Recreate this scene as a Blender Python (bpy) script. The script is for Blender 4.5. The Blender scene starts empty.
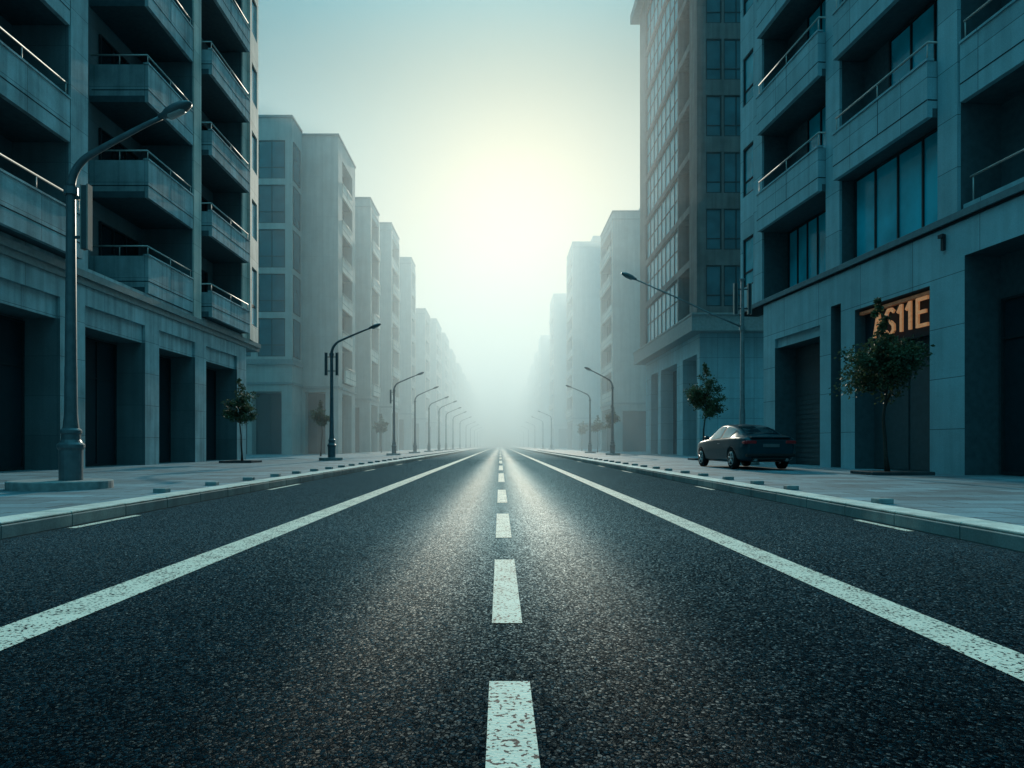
import bpy, math, random
from mathutils import Vector
import numpy as np

random.seed(7)
R = math.radians
F = 24 / 36 * 1024            # focal length in pixels, for reference
scene = bpy.context.scene
C = scene.collection
WALK = 0.18                   # pavement height above the road

# ------------------------------------------------------------------ nodes
def new_mat(name):
    m = bpy.data.materials.new(name)
    m.use_nodes = True
    nt = m.node_tree
    nt.nodes.clear()
    out = nt.nodes.new('ShaderNodeOutputMaterial')
    return m, nt, out

def N(nt, typ, **kw):
    n = nt.nodes.new(typ)
    ins = kw.pop('ins', {})
    for k, v in kw.items():
        setattr(n, k, v)
    for k, v in ins.items():
        if hasattr(v, 'is_output') or isinstance(v, bpy.types.NodeSocket):
            nt.links.new(v, n.inputs[k])
        else:
            n.inputs[k].default_value = v
    return n

def ramp(nt, fac, stops, interp='LINEAR'):
    n = nt.nodes.new('ShaderNodeValToRGB')
    n.color_ramp.interpolation = interp
    e = n.color_ramp.elements
    while len(e) < len(stops):
        e.new(0.5)
    for el, (p, c) in zip(e, stops):
        el.position = p
        el.color = (*c, 1) if len(c) == 3 else c
    nt.links.new(fac, n.inputs[0])
    return n.outputs[0]

def mixc(nt, fac, a, b, mode='MIX'):
    n = nt.nodes.new('ShaderNodeMix')
    n.data_type = 'RGBA'
    n.blend_type = mode
    for k, v in ((0, fac), (6, a), (7, b)):
        if isinstance(v, bpy.types.NodeSocket):
            nt.links.new(v, n.inputs[k])
        elif k == 0:
            n.inputs[k].default_value = v
        else:
            n.inputs[k].default_value = (*v, 1)
    return n.outputs[2]

def math_(nt, op, a, b=0.0, c=None, clamp=False):
    n = nt.nodes.new('ShaderNodeMath')
    n.operation = op
    n.use_clamp = clamp
    for k, v in enumerate((a, b, c)):
        if v is None:
            continue
        if isinstance(v, bpy.types.NodeSocket):
            nt.links.new(v, n.inputs[k])
        else:
            n.inputs[k].default_value = v
    return n.outputs[0]

def bsdf(nt, out, color, rough=0.6, spec=0.4, metal=0.0, normal=None, **kw):
    b = nt.nodes.new('ShaderNodeBsdfPrincipled')
    for k, v in (('Base Color', color), ('Roughness', rough), ('Specular IOR Level', spec), ('Metallic', metal)):
        if isinstance(v, bpy.types.NodeSocket):
            nt.links.new(v, b.inputs[k])
        elif k == 'Base Color':
            b.inputs[k].default_value = (*v, 1)
        else:
            b.inputs[k].default_value = v
    if normal is not None:
        nt.links.new(normal, b.inputs['Normal'])
    for k, v in kw.items():
        b.inputs[k].default_value = v
    nt.links.new(b.outputs[0], out.inputs[0])
    return b

def world_pos(nt):
    return nt.nodes.new('ShaderNodeNewGeometry').outputs['Position']

def facade_uv(nt):
    """(along the wall, height) for vertical walls that run along X or Y; plan coordinates on flat surfaces"""
    g = nt.nodes.new('ShaderNodeNewGeometry')
    p = N(nt, 'ShaderNodeSeparateXYZ', ins={0: g.outputs['Position']})
    n = N(nt, 'ShaderNodeSeparateXYZ', ins={0: g.outputs['Normal']})
    facing_x = math_(nt, 'GREATER_THAN', math_(nt, 'ABSOLUTE', n.outputs[0]), 0.6)
    a = math_(nt, 'MULTIPLY', p.outputs[1], facing_x)
    b = math_(nt, 'MULTIPLY', p.outputs[0], math_(nt, 'SUBTRACT', 1.0, facing_x))
    u = math_(nt, 'ADD', a, b)
    v = N(nt, 'ShaderNodeCombineXYZ', ins={0: u, 1: p.outputs[2]})
    return v.outputs[0], g.outputs['Position']

def concrete(name, col, panel=(2.1, 1.32), var=0.12, stain=0.35, joint=0.45, rough=0.75):
    m, nt, out = new_mat(name)
    uv, pos = facade_uv(nt)
    br = N(nt, 'ShaderNodeTexBrick', offset=0.0, squash=1.0, ins={'Vector': uv, 'Scale': 1.0,
           'Mortar Size': 0.012, 'Mortar Smooth': 0.3, 'Brick Width': panel[0], 'Row Height': panel[1], 'Bias': 0.0})
    br.inputs['Color1'].default_value = (1 - var,) * 3 + (1,)
    br.inputs['Color2'].default_value = (1 + var * .4,) * 3 + (1,)
    br.inputs['Mortar'].default_value = (joint,) * 3 + (1,)
    n1 = N(nt, 'ShaderNodeTexNoise', ins={'Vector': pos, 'Scale': 0.9, 'Detail': 6.0, 'Roughness': 0.62})
    # rain streaks: noise stretched downwards
    mp = N(nt, 'ShaderNodeMapping', ins={'Vector': pos, 'Scale': (3.2, 3.2, 0.16)})
    n2 = N(nt, 'ShaderNodeTexNoise', ins={'Vector': mp.outputs[0], 'Scale': 1.0, 'Detail': 4.0})
    n3 = N(nt, 'ShaderNodeTexNoise', ins={'Vector': pos, 'Scale': 45.0, 'Detail': 3.0})
    c = mixc(nt, 1.0, col, br.outputs['Color'], 'MULTIPLY')
    c = mixc(nt, 1.0, c, ramp(nt, n1.outputs[0], [(.3, (1 - stain,) * 3), (.65, (1.05,) * 3)]), 'MULTIPLY')
    c = mixc(nt, 1.0, c, ramp(nt, n2.outputs[0], [(.38, (1 - stain * .8,) * 3), (.58, (1.0,) * 3)]), 'MULTIPLY')
    c = mixc(nt, 1.0, c, ramp(nt, n3.outputs[0], [(.3, (.86,) * 3), (.7, (1.1,) * 3)]), 'MULTIPLY')
    h = math_(nt, 'ADD', math_(nt, 'MULTIPLY', br.outputs['Fac'], -0.6), math_(nt, 'MULTIPLY', n3.outputs[0], 0.15))
    bp = N(nt, 'ShaderNodeBump', ins={'Strength': 0.35, 'Distance': 0.02, 'Height': h})
    bsdf(nt, out, c, rough, 0.3, normal=bp.outputs[0])
    return m

def plain(name, col, rough=0.5, spec=0.5, metal=0.0, var=0.15, scale=6.0, bump=0.0, **kw):
    m, nt, out = new_mat(name)
    n1 = N(nt, 'ShaderNodeTexNoise', ins={'Vector': world_pos(nt), 'Scale': scale, 'Detail': 5.0})
    c = mixc(nt, 1.0, col, ramp(nt, n1.outputs[0], [(.3, (1 - var,) * 3), (.7, (1 + var,) * 3)]), 'MULTIPLY')
    r = math_(nt, 'MULTIPLY_ADD', n1.outputs[0], 0.2, rough - 0.1, clamp=True)
    nor = None
    if bump:
        nor = N(nt, 'ShaderNodeBump', ins={'Strength': bump, 'Distance': 0.01, 'Height': n1.outputs[0]}).outputs[0]
    bsdf(nt, out, c, r, spec, metal, nor, **kw)
    return m

def glass(name, col, rough=0.04, spec=1.0, wav=.02, ior=1.45):
    """an opaque-looking pane: dark room behind, mirror sky in front, slightly wavy"""
    m, nt, out = new_mat(name)
    uv, pos = facade_uv(nt)
    n1 = N(nt, 'ShaderNodeTexNoise', ins={'Vector': pos, 'Scale': 0.55, 'Detail': 2.0})
    n2 = N(nt, 'ShaderNodeTexNoise', ins={'Vector': pos, 'Scale': 0.8, 'Detail': 3.0})
    c = mixc(nt, 1.0, col, ramp(nt, n2.outputs[0], [(.35, (.75,) * 3), (.65, (1.15,) * 3)]), 'MULTIPLY')
    bp = N(nt, 'ShaderNodeBump', ins={'Strength': wav, 'Distance': 0.3, 'Height': n1.outputs[0]})
    b = bsdf(nt, out, c, rough, spec, normal=bp.outputs[0])
    b.inputs['IOR'].default_value = ior
    return m

M = {}
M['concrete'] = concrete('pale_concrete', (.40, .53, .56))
M['sunlit_tint'] = concrete('sunlit_tint', (.76, .67, .60), panel=(3.0, 1.32), stain=.2, joint=.5)  # sunlit wall edges painted in as a paler, warmer colour
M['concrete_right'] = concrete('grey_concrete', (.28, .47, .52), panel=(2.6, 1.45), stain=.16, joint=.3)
M['concrete_far'] = concrete('far_concrete', (.44, .45, .43), panel=(4.0, 3.6), joint=.75, var=.05, stain=.16)
M['concrete_brown'] = concrete('brown_grey_concrete', (.165, .16, .155), panel=(3.0, 4.0), joint=.7)
M['recess'] = plain('recess_shade', (.075, .115, .13), .85, .15)  # wall colour darkened to put shade into the recesses
M['recess_left'] = concrete('recess_shade_left', (.14, .19, .205), stain=.15, joint=.7)  # left block's recess colour, shade likewise painted in
M['groove'] = plain('joint', (.02, .03, .035), .9, .1)
M['ledge'] = plain('ledge_stone', (.24, .26, .26), .7, .3)
M['ledge_right'] = plain('dark_ledge', (.13, .19, .21), .7, .2)
M['rail'] = plain('brushed_rail', (.42, .41, .39), .5, .4, .2, .1)
M['frame'] = plain('dark_frame', (.022, .032, .037), .65, .2)
M['glass_dark'] = glass('dark_glass', (.010, .026, .034), .08, .45)
M['glass_blue'] = glass('blue_glass', (.025, .46, .58), .12, .2)
M['glass_teal'] = glass('teal_curtain_glass', (.08, .38, .45), .14, .3, wav=.05, ior=1.18)
M['glass_slate'] = glass('slate_glass', (.035, .13, .16), .1, .35)
M['door'] = plain('dark_door', (.016, .030, .038), .5, .15)
M['shutter'] = plain('shutter_grey', (.06, .075, .082), .6, .3)
M['lamp'] = plain('lamp_paint', (.085, .12, .135), .42, .4, .2, .2)
M['lamp_grey'] = plain('grey_lamp_paint', (.20, .25, .265), .45, .4, .1, .2)  # lighter grey than the other lamps
M['lamp_lens'] = plain('lamp_lens', (.35, .38, .38), .3, .5)
M['pad'] = plain('pad_concrete', (.26, .28, .28), .85, .2, var=.3, bump=.3)
M['planter'] = plain('planter_stone', (.05, .062, .068), .85, .2, var=.3)
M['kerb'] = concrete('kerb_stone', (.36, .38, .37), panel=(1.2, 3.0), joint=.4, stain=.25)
M['kerb_top'] = concrete('kerb_top_sunlit', (.88, .83, .74), panel=(1.2, 3.0), joint=.5, stain=.3)  # same kerb, its sunlit top painted lighter
M['block'] = plain('block_stone', (.25, .29, .29), .85, .2, var=.3)
M['bark'] = plain('bark', (.045, .04, .035), .9, .2, var=.4, scale=30, bump=.6)
M['paint'] = plain('car_paint', (.010, .050, .065), .32, .12, .2, .05, **{'Coat Weight': .12, 'Coat Roughness': 0.08})
M['tyre'] = plain('tyre_rubber', (.012, .012, .013), .85, .2)
M['rim'] = plain('alloy_rim', (.40, .42, .43), .3, .6, .9)
M['trim'] = plain('black_trim', (.012, .013, .014), .5, .4)
M['tail'] = plain('tail_light_red', (.35, .02, .025), .2, .6)
M['plate'] = plain('plate', (.11, .13, .14), .4, .4)
M['copper'] = plain('copper_letters', (.80, .40, .20), .4, .5, .3, .25, 9.0,
                    **{'Emission Color': (1.0, .42, .17, 1), 'Emission Strength': .22})
M['copper_trim'] = plain('copper_trim', (.5, .26, .15), .45, .5, .4, .4, 5.0,
                    **{'Emission Color': (1.0, .45, .2, 1), 'Emission Strength': .03})
M['panel'] = plain('banner_panel', (.05, .07, .08), .5, .4, .2)
M['panel_edge'] = plain('banner_edge', (.22, .23, .22), .5, .4, .2)

def leaf_mat(name, c1, c2):
    m, nt, out = new_mat(name)
    n1 = N(nt, 'ShaderNodeTexNoise', ins={'Vector': world_pos(nt), 'Scale': 2.6, 'Detail': 3.0})
    n2 = N(nt, 'ShaderNodeTexWhiteNoise', noise_dimensions='3D', ins={'Vector': world_pos(nt)})
    c = ramp(nt, n1.outputs[0], [(.35, c1), (.65, c2)])
    d = N(nt, 'ShaderNodeBsdfPrincipled', ins={'Base Color': c, 'Roughness': .55, 'Specular IOR Level': .35})
    t = N(nt, 'ShaderNodeBsdfTranslucent', ins={'Color': c})
    mx = N(nt, 'ShaderNodeMixShader', ins={0: .3, 1: d.outputs[0], 2: t.outputs[0]})
    nt.links.new(mx.outputs[0], out.inputs[0])
    return m
M['leaf'] = leaf_mat('leaves', (.032, .060, .036), (.085, .125, .06))

def asphalt_mat():
    m, nt, out = new_mat('asphalt')
    pos = world_pos(nt)
    sep = N(nt, 'ShaderNodeSeparateXYZ', ins={0: pos})
    warp = N(nt, 'ShaderNodeTexNoise', ins={'Vector': pos, 'Scale': 14.0, 'Detail': 2.0})
    wv = N(nt, 'ShaderNodeVectorMath', operation='MULTIPLY_ADD', ins={0: warp.outputs['Color'], 1: (.02, .02, .02), 2: pos})
    v1 = N(nt, 'ShaderNodeTexVoronoi', ins={'Vector': wv.outputs[0], 'Scale': 78.0, 'Randomness': 1.0})
    ve = N(nt, 'ShaderNodeTexVoronoi', feature='DISTANCE_TO_EDGE', ins={'Vector': wv.outputs[0], 'Scale': 78.0, 'Randomness': 1.0})
    v2 = N(nt, 'ShaderNodeTexVoronoi', ins={'Vector': pos, 'Scale': 210.0})
    # every stone is a facet tilted its own way
    rel = N(nt, 'ShaderNodeVectorMath', operation='SUBTRACT', ins={0: wv.outputs[0], 1: v1.outputs['Position']})
    rnd = N(nt, 'ShaderNodeVectorMath', operation='SUBTRACT', ins={0: v1.outputs['Color'], 1: (.5, .5, .5)})
    facet = N(nt, 'ShaderNodeVectorMath', operation='DOT_PRODUCT', ins={0: rel.outputs[0], 1: rnd.outputs[0]}).outputs['Value']
    rc = N(nt, 'ShaderNodeSeparateColor', ins={0: v1.outputs['Color']})
    shiny = ramp(nt, rc.outputs[2], [(.45, (.06,) * 3), (.8, (1.0,) * 3)])
    big = N(nt, 'ShaderNodeTexNoise', ins={'Vector': pos, 'Scale': 0.7, 'Detail': 6.0, 'Roughness': .6})
    mp = N(nt, 'ShaderNodeMapping', ins={'Vector': pos, 'Scale': (1.6, .05, 1.0)})
    long_ = N(nt, 'ShaderNodeTexNoise', ins={'Vector': mp.outputs[0], 'Scale': 1.0, 'Detail': 4.0})
    # polished wheel tracks
    ax = math_(nt, 'ABSOLUTE', sep.outputs[0])
    dx = math_(nt, 'SUBTRACT', ax, 0.58)
    tr = math_(nt, 'MULTIPLY', math_(nt, 'MULTIPLY', dx, dx), -1 / (2 * .33 ** 2))
    track = math_(nt, 'POWER', 2.718, tr)
    track = math_(nt, 'MULTIPLY', track, math_(nt, 'MULTIPLY_ADD', long_.outputs[0], .8, .55), clamp=True)
    stone = ramp(nt, rc.outputs[0], [(0, (.0025, .005, .008)), (.6, (.006, .012, .017)), (1, (.030, .052, .066))])
    c = mixc(nt, 1.0, stone, ramp(nt, big.outputs[0], [(.3, (.6,) * 3), (.7, (1.25,) * 3)]), 'MULTIPLY')
    gap = ramp(nt, ve.outputs['Distance'], [(.0, (.15,) * 3), (.16, (1.0,) * 3)])
    c = mixc(nt, 1.0, c, gap, 'MULTIPLY')
    h = math_(nt, 'MULTIPLY_ADD', facet, 1.5, math_(nt, 'MULTIPLY', gap, .006))
    h = math_(nt, 'ADD', h, math_(nt, 'MULTIPLY', rc.outputs[1], .006))
    h = math_(nt, 'ADD', h, math_(nt, 'MULTIPLY', v2.outputs['Distance'], -.002))
    bst = math_(nt, 'MULTIPLY_ADD', track, -.3, .9)
    bp = N(nt, 'ShaderNodeBump', ins={'Strength': bst, 'Distance': 1.0, 'Height': h})
    r = math_(nt, 'MULTIPLY_ADD', track, -.04, .52)
    r = math_(nt, 'ADD', r, math_(nt, 'MULTIPLY_ADD', long_.outputs[0], .16, -.08))
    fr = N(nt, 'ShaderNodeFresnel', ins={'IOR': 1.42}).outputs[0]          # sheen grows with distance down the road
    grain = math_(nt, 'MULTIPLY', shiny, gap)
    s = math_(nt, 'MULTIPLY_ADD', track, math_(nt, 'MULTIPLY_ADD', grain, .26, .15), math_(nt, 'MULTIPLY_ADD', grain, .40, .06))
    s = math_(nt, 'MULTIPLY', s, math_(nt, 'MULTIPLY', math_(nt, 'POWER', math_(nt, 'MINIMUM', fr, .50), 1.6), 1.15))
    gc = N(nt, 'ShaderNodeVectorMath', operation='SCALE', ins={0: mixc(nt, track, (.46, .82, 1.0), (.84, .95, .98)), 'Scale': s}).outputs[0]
    d = N(nt, 'ShaderNodeBsdfDiffuse', ins={'Color': c, 'Roughness': .5, 'Normal': bp.outputs[0]})
    g = N(nt, 'ShaderNodeBsdfGlossy', ins={'Color': gc, 'Roughness': r, 'Normal': bp.outputs[0]})
    ad = N(nt, 'ShaderNodeAddShader', ins={0: d.outputs[0], 1: g.outputs[0]})
    nt.links.new(ad.outputs[0], out.inputs[0])
    return m
M['asphalt'] = asphalt_mat()

def line_mat():
    m, nt, out = new_mat('road_paint')
    pos = world_pos(nt)
    n = N(nt, 'ShaderNodeTexNoise', ins={'Vector': pos, 'Scale': 48.0, 'Detail': 2.5, 'Roughness': .5})
    n2 = N(nt, 'ShaderNodeTexNoise', ins={'Vector': pos, 'Scale': 5.0, 'Detail': 4.0})
    v = N(nt, 'ShaderNodeTexVoronoi', ins={'Vector': pos, 'Scale': 62.0})
    f = math_(nt, 'ADD', n.outputs[0], math_(nt, 'MULTIPLY', n2.outputs[0], .25))
    worn = ramp(nt, f, [(.535, (0, 0, 0)), (.55, (1, 1, 1))])
    tone = ramp(nt, n2.outputs[0], [(.3, (.70, .61, .50)), (.7, (.84, .74, .61))])
    c = mixc(nt, worn, (.006, .016, .023), tone)
    bp = N(nt, 'ShaderNodeBump', ins={'Strength': .3, 'Distance': .006, 'Height': v.outputs['Distance']})
    bsdf(nt, out, c, .7, .12, normal=bp.outputs[0])
    return m
M['line'] = line_mat()

def paver_mat():
    m, nt, out = new_mat('pavers')
    pos = world_pos(nt)
    br = N(nt, 'ShaderNodeTexBrick', offset=.5, ins={'Vector': pos, 'Scale': 1.0, 'Mortar Size': .018,
           'Brick Width': 1.2, 'Row Height': .6, 'Mortar Smooth': .2})
    br.inputs['Color1'].default_value = (.55, .55, .55, 1)
    br.inputs['Color2'].default_value = (1.1, 1.1, 1.1, 1)
    br.inputs['Mortar'].default_value = (.16, .16, .16, 1)
    n1 = N(nt, 'ShaderNodeTexNoise', ins={'Vector': pos, 'Scale': .6, 'Detail': 7.0, 'Roughness': .65})
    n2 = N(nt, 'ShaderNodeTexNoise', ins={'Vector': pos, 'Scale': 30.0, 'Detail': 4.0})
    c = mixc(nt, 1.0, (.19, .31, .355), br.outputs['Color'], 'MULTIPLY')
    c = mixc(nt, 1.0, c, ramp(nt, n1.outputs[0], [(.3, (.55,) * 3), (.7, (1.2,) * 3)]), 'MULTIPLY')
    c = mixc(nt, 1.0, c, ramp(nt, n2.outputs[0], [(.3, (.8,) * 3), (.7, (1.15,) * 3)]), 'MULTIPLY')
    h = math_(nt, 'ADD', math_(nt, 'MULTIPLY', br.outputs['Fac'], -1.0), math_(nt, 'MULTIPLY', n2.outputs[0], .4))
    bp = N(nt, 'ShaderNodeBump', ins={'Strength': .4, 'Distance': .012, 'Height': h})
    bsdf(nt, out, c, .68, .35, normal=bp.outputs[0])
    return m
M['paver'] = paver_mat()

# ------------------------------------------------------------------ mesh building
class Fr:
    """a wall's own frame: u along it, d outward from it, z up"""
    def __init__(s, O, t, n):
        s.O, s.t, s.n = Vector(O), Vector(t).normalized(), Vector(n).normalized()
    def p(s, u, d, z):
        return s.O + s.t * u + s.n * d + Vector((0, 0, z))

W = Fr((0, 0, 0), (1, 0, 0), (0, 1, 0))     # world: u = x, d = y

class MB:
    def __init__(s):
        s.v, s.f, s.sm, s.mi, s.cur = [], [], [], {}, 0
    def face(s, pts, smooth=False):
        k = len(s.v)
        s.v += [tuple(p) for p in pts]
        if s.cur: s.mi[len(s.f)] = s.cur
        s.f.append(tuple(range(k, k + len(pts))))
        s.sm.append(smooth)
    def box(s, fr, u0, u1, d0, d1, z0, z1):
        if u0 > u1: u0, u1 = u1, u0
        if d0 > d1: d0, d1 = d1, d0
        k = len(s.v)
        for z in (z0, z1):
            for u, d in ((u0, d0), (u1, d0), (u1, d1), (u0, d1)):
                s.v.append(tuple(fr.p(u, d, z)))
        flip = fr.t.cross(fr.n).z < 0
        for q in ((3, 2, 1, 0), (4, 5, 6, 7), (0, 1, 5, 4), (1, 2, 6, 5), (2, 3, 7, 6), (3, 0, 4, 7)):
            if s.cur: s.mi[len(s.f)] = s.cur
            s.f.append(tuple(k + i for i in (q[::-1] if flip else q)))
            s.sm.append(False)
        return s
    def tube(s, pts, radii, seg=12, cap=True, squash=None):
        pts = [Vector(p) for p in pts]
        k = len(s.v)
        ref = None
        for i, p in enumerate(pts):
            a = pts[min(i + 1, len(pts) - 1)] - pts[max(i - 1, 0)]
            a.normalize()
            if ref is None:
                ref = Vector((0, 1, 0)) if abs(a.y) < .9 else Vector((1, 0, 0))
            x = (ref - a * ref.dot(a)).normalized()
            y = a.cross(x)
            ref = x
            rr = radii[i] if hasattr(radii, '__len__') else radii
            ra, rb = rr if hasattr(rr, '__len__') else (rr, rr)
            for j in range(seg):
                th = 2 * math.pi * j / seg
                s.v.append(tuple(p + x * (ra * math.cos(th)) + y * (rb * math.sin(th))))
        for i in range(len(pts) - 1):
            for j in range(seg):
                j2 = (j + 1) % seg
                s.f.append((k + i * seg + j, k + i * seg + j2, k + (i + 1) * seg + j2, k + (i + 1) * seg + j))
                s.sm.append(True)
        if cap:
            s.f.append(tuple(k + j for j in range(seg))[::-1]); s.sm.append(False)
            e = k + (len(pts) - 1) * seg
            s.f.append(tuple(e + j for j in range(seg))); s.sm.append(False)
        return s
    def lathe(s, prof, seg=24, o=(0, 0, 0), sx=1.0, sy=1.0):
        k = len(s.v)
        for r, z in prof:
            for j in range(seg):
                th = 2 * math.pi * j / seg
                s.v.append((o[0] + r * sx * math.cos(th), o[1] + r * sy * math.sin(th), o[2] + z))
        for i in range(len(prof) - 1):
            for j in range(seg):
                j2 = (j + 1) % seg
                s.f.append((k + i * seg + j, k + i * seg + j2, k + (i + 1) * seg + j2, k + (i + 1) * seg + j))
                s.sm.append(False)
        e = k + (len(prof) - 1) * seg
        s.f.append(tuple(e + j for j in range(seg))); s.sm.append(False)
        s.f.append(tuple(k + j for j in range(seg))[::-1]); s.sm.append(False)
        return s
    def relief(s, fr, u0, u1, z0, z1, holes, body, dark=99):
        """a wall seen as steps in depth: holes = (u0,u1,z0,z1,depth); closed by its four edges and a back at -body"""
        us = sorted({round(x, 4) for x in [u0, u1] + [h[i] for h in holes for i in (0, 1)] if u0 <= x <= u1})
        zs = sorted({round(x, 4) for x in [z0, z1] + [h[i] for h in holes for i in (2, 3)] if z0 <= x <= z1})
        def dep(u, z):
            d = 0.0
            for h in holes:
                if h[0] < u < h[1] and h[2] < z < h[3]:
                    d = h[4]
            return d
        nu, nz = len(us) - 1, len(zs) - 1
        D = [[dep((us[i] + us[i + 1]) / 2, (zs[j] + zs[j + 1]) / 2) for j in range(nz)] for i in range(nu)]
        P = fr.p
        flip = fr.t.cross(Vector((0, 0, 1))).dot(fr.n) < 0
        def q(*pts):
            s.face(pts[::-1] if flip else pts)
        for i in range(nu):
            for j in range(nz):
                a, b, c, e = us[i], us[i + 1], zs[j], zs[j + 1]
                d = D[i][j]
                s.cur = 1 if d >= dark else 0  # deep faces take the darker slot, shade put into colour
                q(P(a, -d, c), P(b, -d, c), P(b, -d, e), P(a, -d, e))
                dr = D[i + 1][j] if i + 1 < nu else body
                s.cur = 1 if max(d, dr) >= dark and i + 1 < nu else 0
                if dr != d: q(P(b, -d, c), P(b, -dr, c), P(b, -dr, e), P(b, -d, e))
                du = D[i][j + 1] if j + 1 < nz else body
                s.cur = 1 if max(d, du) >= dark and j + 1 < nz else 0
                if du != d: q(P(a, -d, e), P(b, -d, e), P(b, -du, e), P(a, -du, e))
                s.cur = 0
                if i == 0: q(P(a, -body, c), P(a, -d, c), P(a, -d, e), P(a, -body, e))
                if j == 0: q(P(a, -body, c), P(b, -body, c), P(b, -d, c), P(a, -d, c))
        q(P(u1, -body, z0), P(u0, -body, z0), P(u0, -body, z1), P(u1, -body, z1))
        return s

def wloc(o):
    v = Vector((0, 0, 0))
    while o is not None:
        v += o.location
        o = o.parent
    return v

def obj(name, mb, mat, parent=None, base=None, bevel=0.0):
    """link a mesh given in world coordinates as one object"""
    me = bpy.data.meshes.new(name)
    off = wloc(parent) if parent else Vector(base or (0, 0, 0))
    me.from_pydata([(v[0] - off.x, v[1] - off.y, v[2] - off.z) for v in mb.v], [], mb.f)
    me.polygons.foreach_set('use_smooth', mb.sm)
    me.update()
    for m in (mat if isinstance(mat, (list, tuple)) else [mat]):
        me.materials.append(m)
    for i, k in mb.mi.items():
        me.polygons[i].material_index = k
    o = bpy.data.objects.new(name, me)
    C.objects.link(o)
    if parent:
        o.parent = parent
    else:
        o.location = off
    if bevel:
        b = o.modifiers.new('edge', 'BEVEL')
        b.width = bevel
        b.segments = 2
        b.limit_method = 'ANGLE'
    return o

def thing(name, label, cat, loc=(0, 0, 0), group=None):
    o = bpy.data.objects.new(name, None)
    o.empty_display_size = .5
    C.objects.link(o)
    o.location = loc
    o['label'] = label
    o['category'] = cat
    if group: o['group'] = group
    return o

def tag(o, label, cat, group=None):
    o['label'] = label
    o['category'] = cat
    if group: o['group'] = group
    return o

def struct(name, mb, mat, bevel=0.0):
    o = obj(name, mb, mat, bevel=bevel)
    o['kind'] = 'structure'
    return o

def copy_tree(o, parent=None):
    c = o.copy()
    C.objects.link(c)
    c.parent = parent
    for ch in list(o.children):
        copy_tree(ch, c)
    return c

# ------------------------------------------------------------------ ground, road, pavements
FAR = 2500.0
KL, KR = -5.26, 4.85          # kerb faces
mb = MB(); mb.face([(-3000, -300, -.012), (3000, -300, -.012), (3000, 3500, -.012), (-3000, 3500, -.012)])
struct('ground', mb, M['paver'])
mb = MB()
ys = [-40, 0, 12, 30, 60, 120, 300, FAR]
for a, b in zip(ys, ys[1:]):
    mb.face([(KL - .1, a, 0), (KR + .1, a, 0), (KR + .1, b, 0), (KL - .1, b, 0)])
struct('road', mb, M['asphalt'])

mb = MB(); mb.box(W, -140, KL - .42, -40, 1200, -.3, WALK - .006)
struct('pavement', mb, M['paver'])
mb = MB(); mb.box(W, KR + .42, 140, -40, 1200, -.3, WALK - .006)
struct('pavement', mb, M['paver'])
for x0, x1 in ((KL - .42, KL), (KR, KR + .42)):
    mb = MB()
    y = -12.0
    while y < 60:
        mb.box(W, x0, x1, y, y + 1.194, -.3, WALK - .03 + random.uniform(-.003, .003)); y += 1.2
    mb.box(W, x0, x1, y, 1200, -.3, WALK - .03)
    mb.cur = 1                                    # paler top course: sunlight on the kerb put into its colour
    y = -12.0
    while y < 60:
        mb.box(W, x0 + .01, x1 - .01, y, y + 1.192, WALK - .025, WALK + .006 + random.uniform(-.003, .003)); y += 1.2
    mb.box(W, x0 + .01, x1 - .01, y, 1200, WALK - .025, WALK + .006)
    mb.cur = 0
    struct('kerb', mb, [M['kerb'], M['kerb_top']], bevel=.012)

mb = MB()
def strip(x0, x1, y0, y1, z=.004):
    mb.face([(x0, y0, z), (x1, y0, z), (x1, y1, z), (x0, y1, z)])
for a, b in zip([-20, 10, 40, 120, 400], [10, 40, 120, 400, 1200]):
    strip(-2.73, -2.42, a, b); strip(2.21, 2.49, a, b)
for a, b in ((-4.0, -1.8), (-.8, 1.0), (1.55, 2.88), (3.82, 5.94), (7.34, 9.9), (11.8, 15.2), (18.4, 24.0), (27.0, 33.0), (37.0, 43.5)):
    strip(-.045, .125, a, b)
for k in range(40):
    strip(-.045, .125, 48 + 12 * k, 54.5 + 12 * k)
for a, b in ((8.2, 9.7), (15.2, 17.5), (26, 28), (34, 36), (43, 45)):
    strip(KL + .06, KL + .17, a, b)
for a, b in ((7.9, 9.1), (15.2, 16.5), (24.6, 26.6), (31, 33), (40, 42)):
    strip(KR - .15, KR - .05, a, b)
struct('lane_markings', mb, M['line'])

# low stone blocks behind the kerbs
blk = None
def blocks(x, ys, label, group):
    global blk
    for y in ys:
        if blk is None:
            m_ = MB(); m_.box(W, -.11, .11, -.10, .10, 0, .075)
            o = blk = obj('kerb_block', m_, M['block'], bevel=.012)
        else:
            o = blk.copy(); C.objects.link(o)
        o.location = (x + random.uniform(-.03, .03), y, WALK - .008)
        o.rotation_euler.z = random.uniform(-.08, .08)
        tag(o, label, 'kerb block', group)
blocks(KL - .62, [11.9, 14.0] + [16.0 + 1.87 * k for k in range(44)],
       'small low stone block set behind the left kerb, one of an even row', 'low stone blocks along the left kerb')
blocks(KR + .58, [9.65, 12.7, 14.4] + [16.3 + 1.87 * k for k in range(44)],
       'small low stone block set behind the right kerb, one of an even row', 'low stone blocks along the right kerb')

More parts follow.
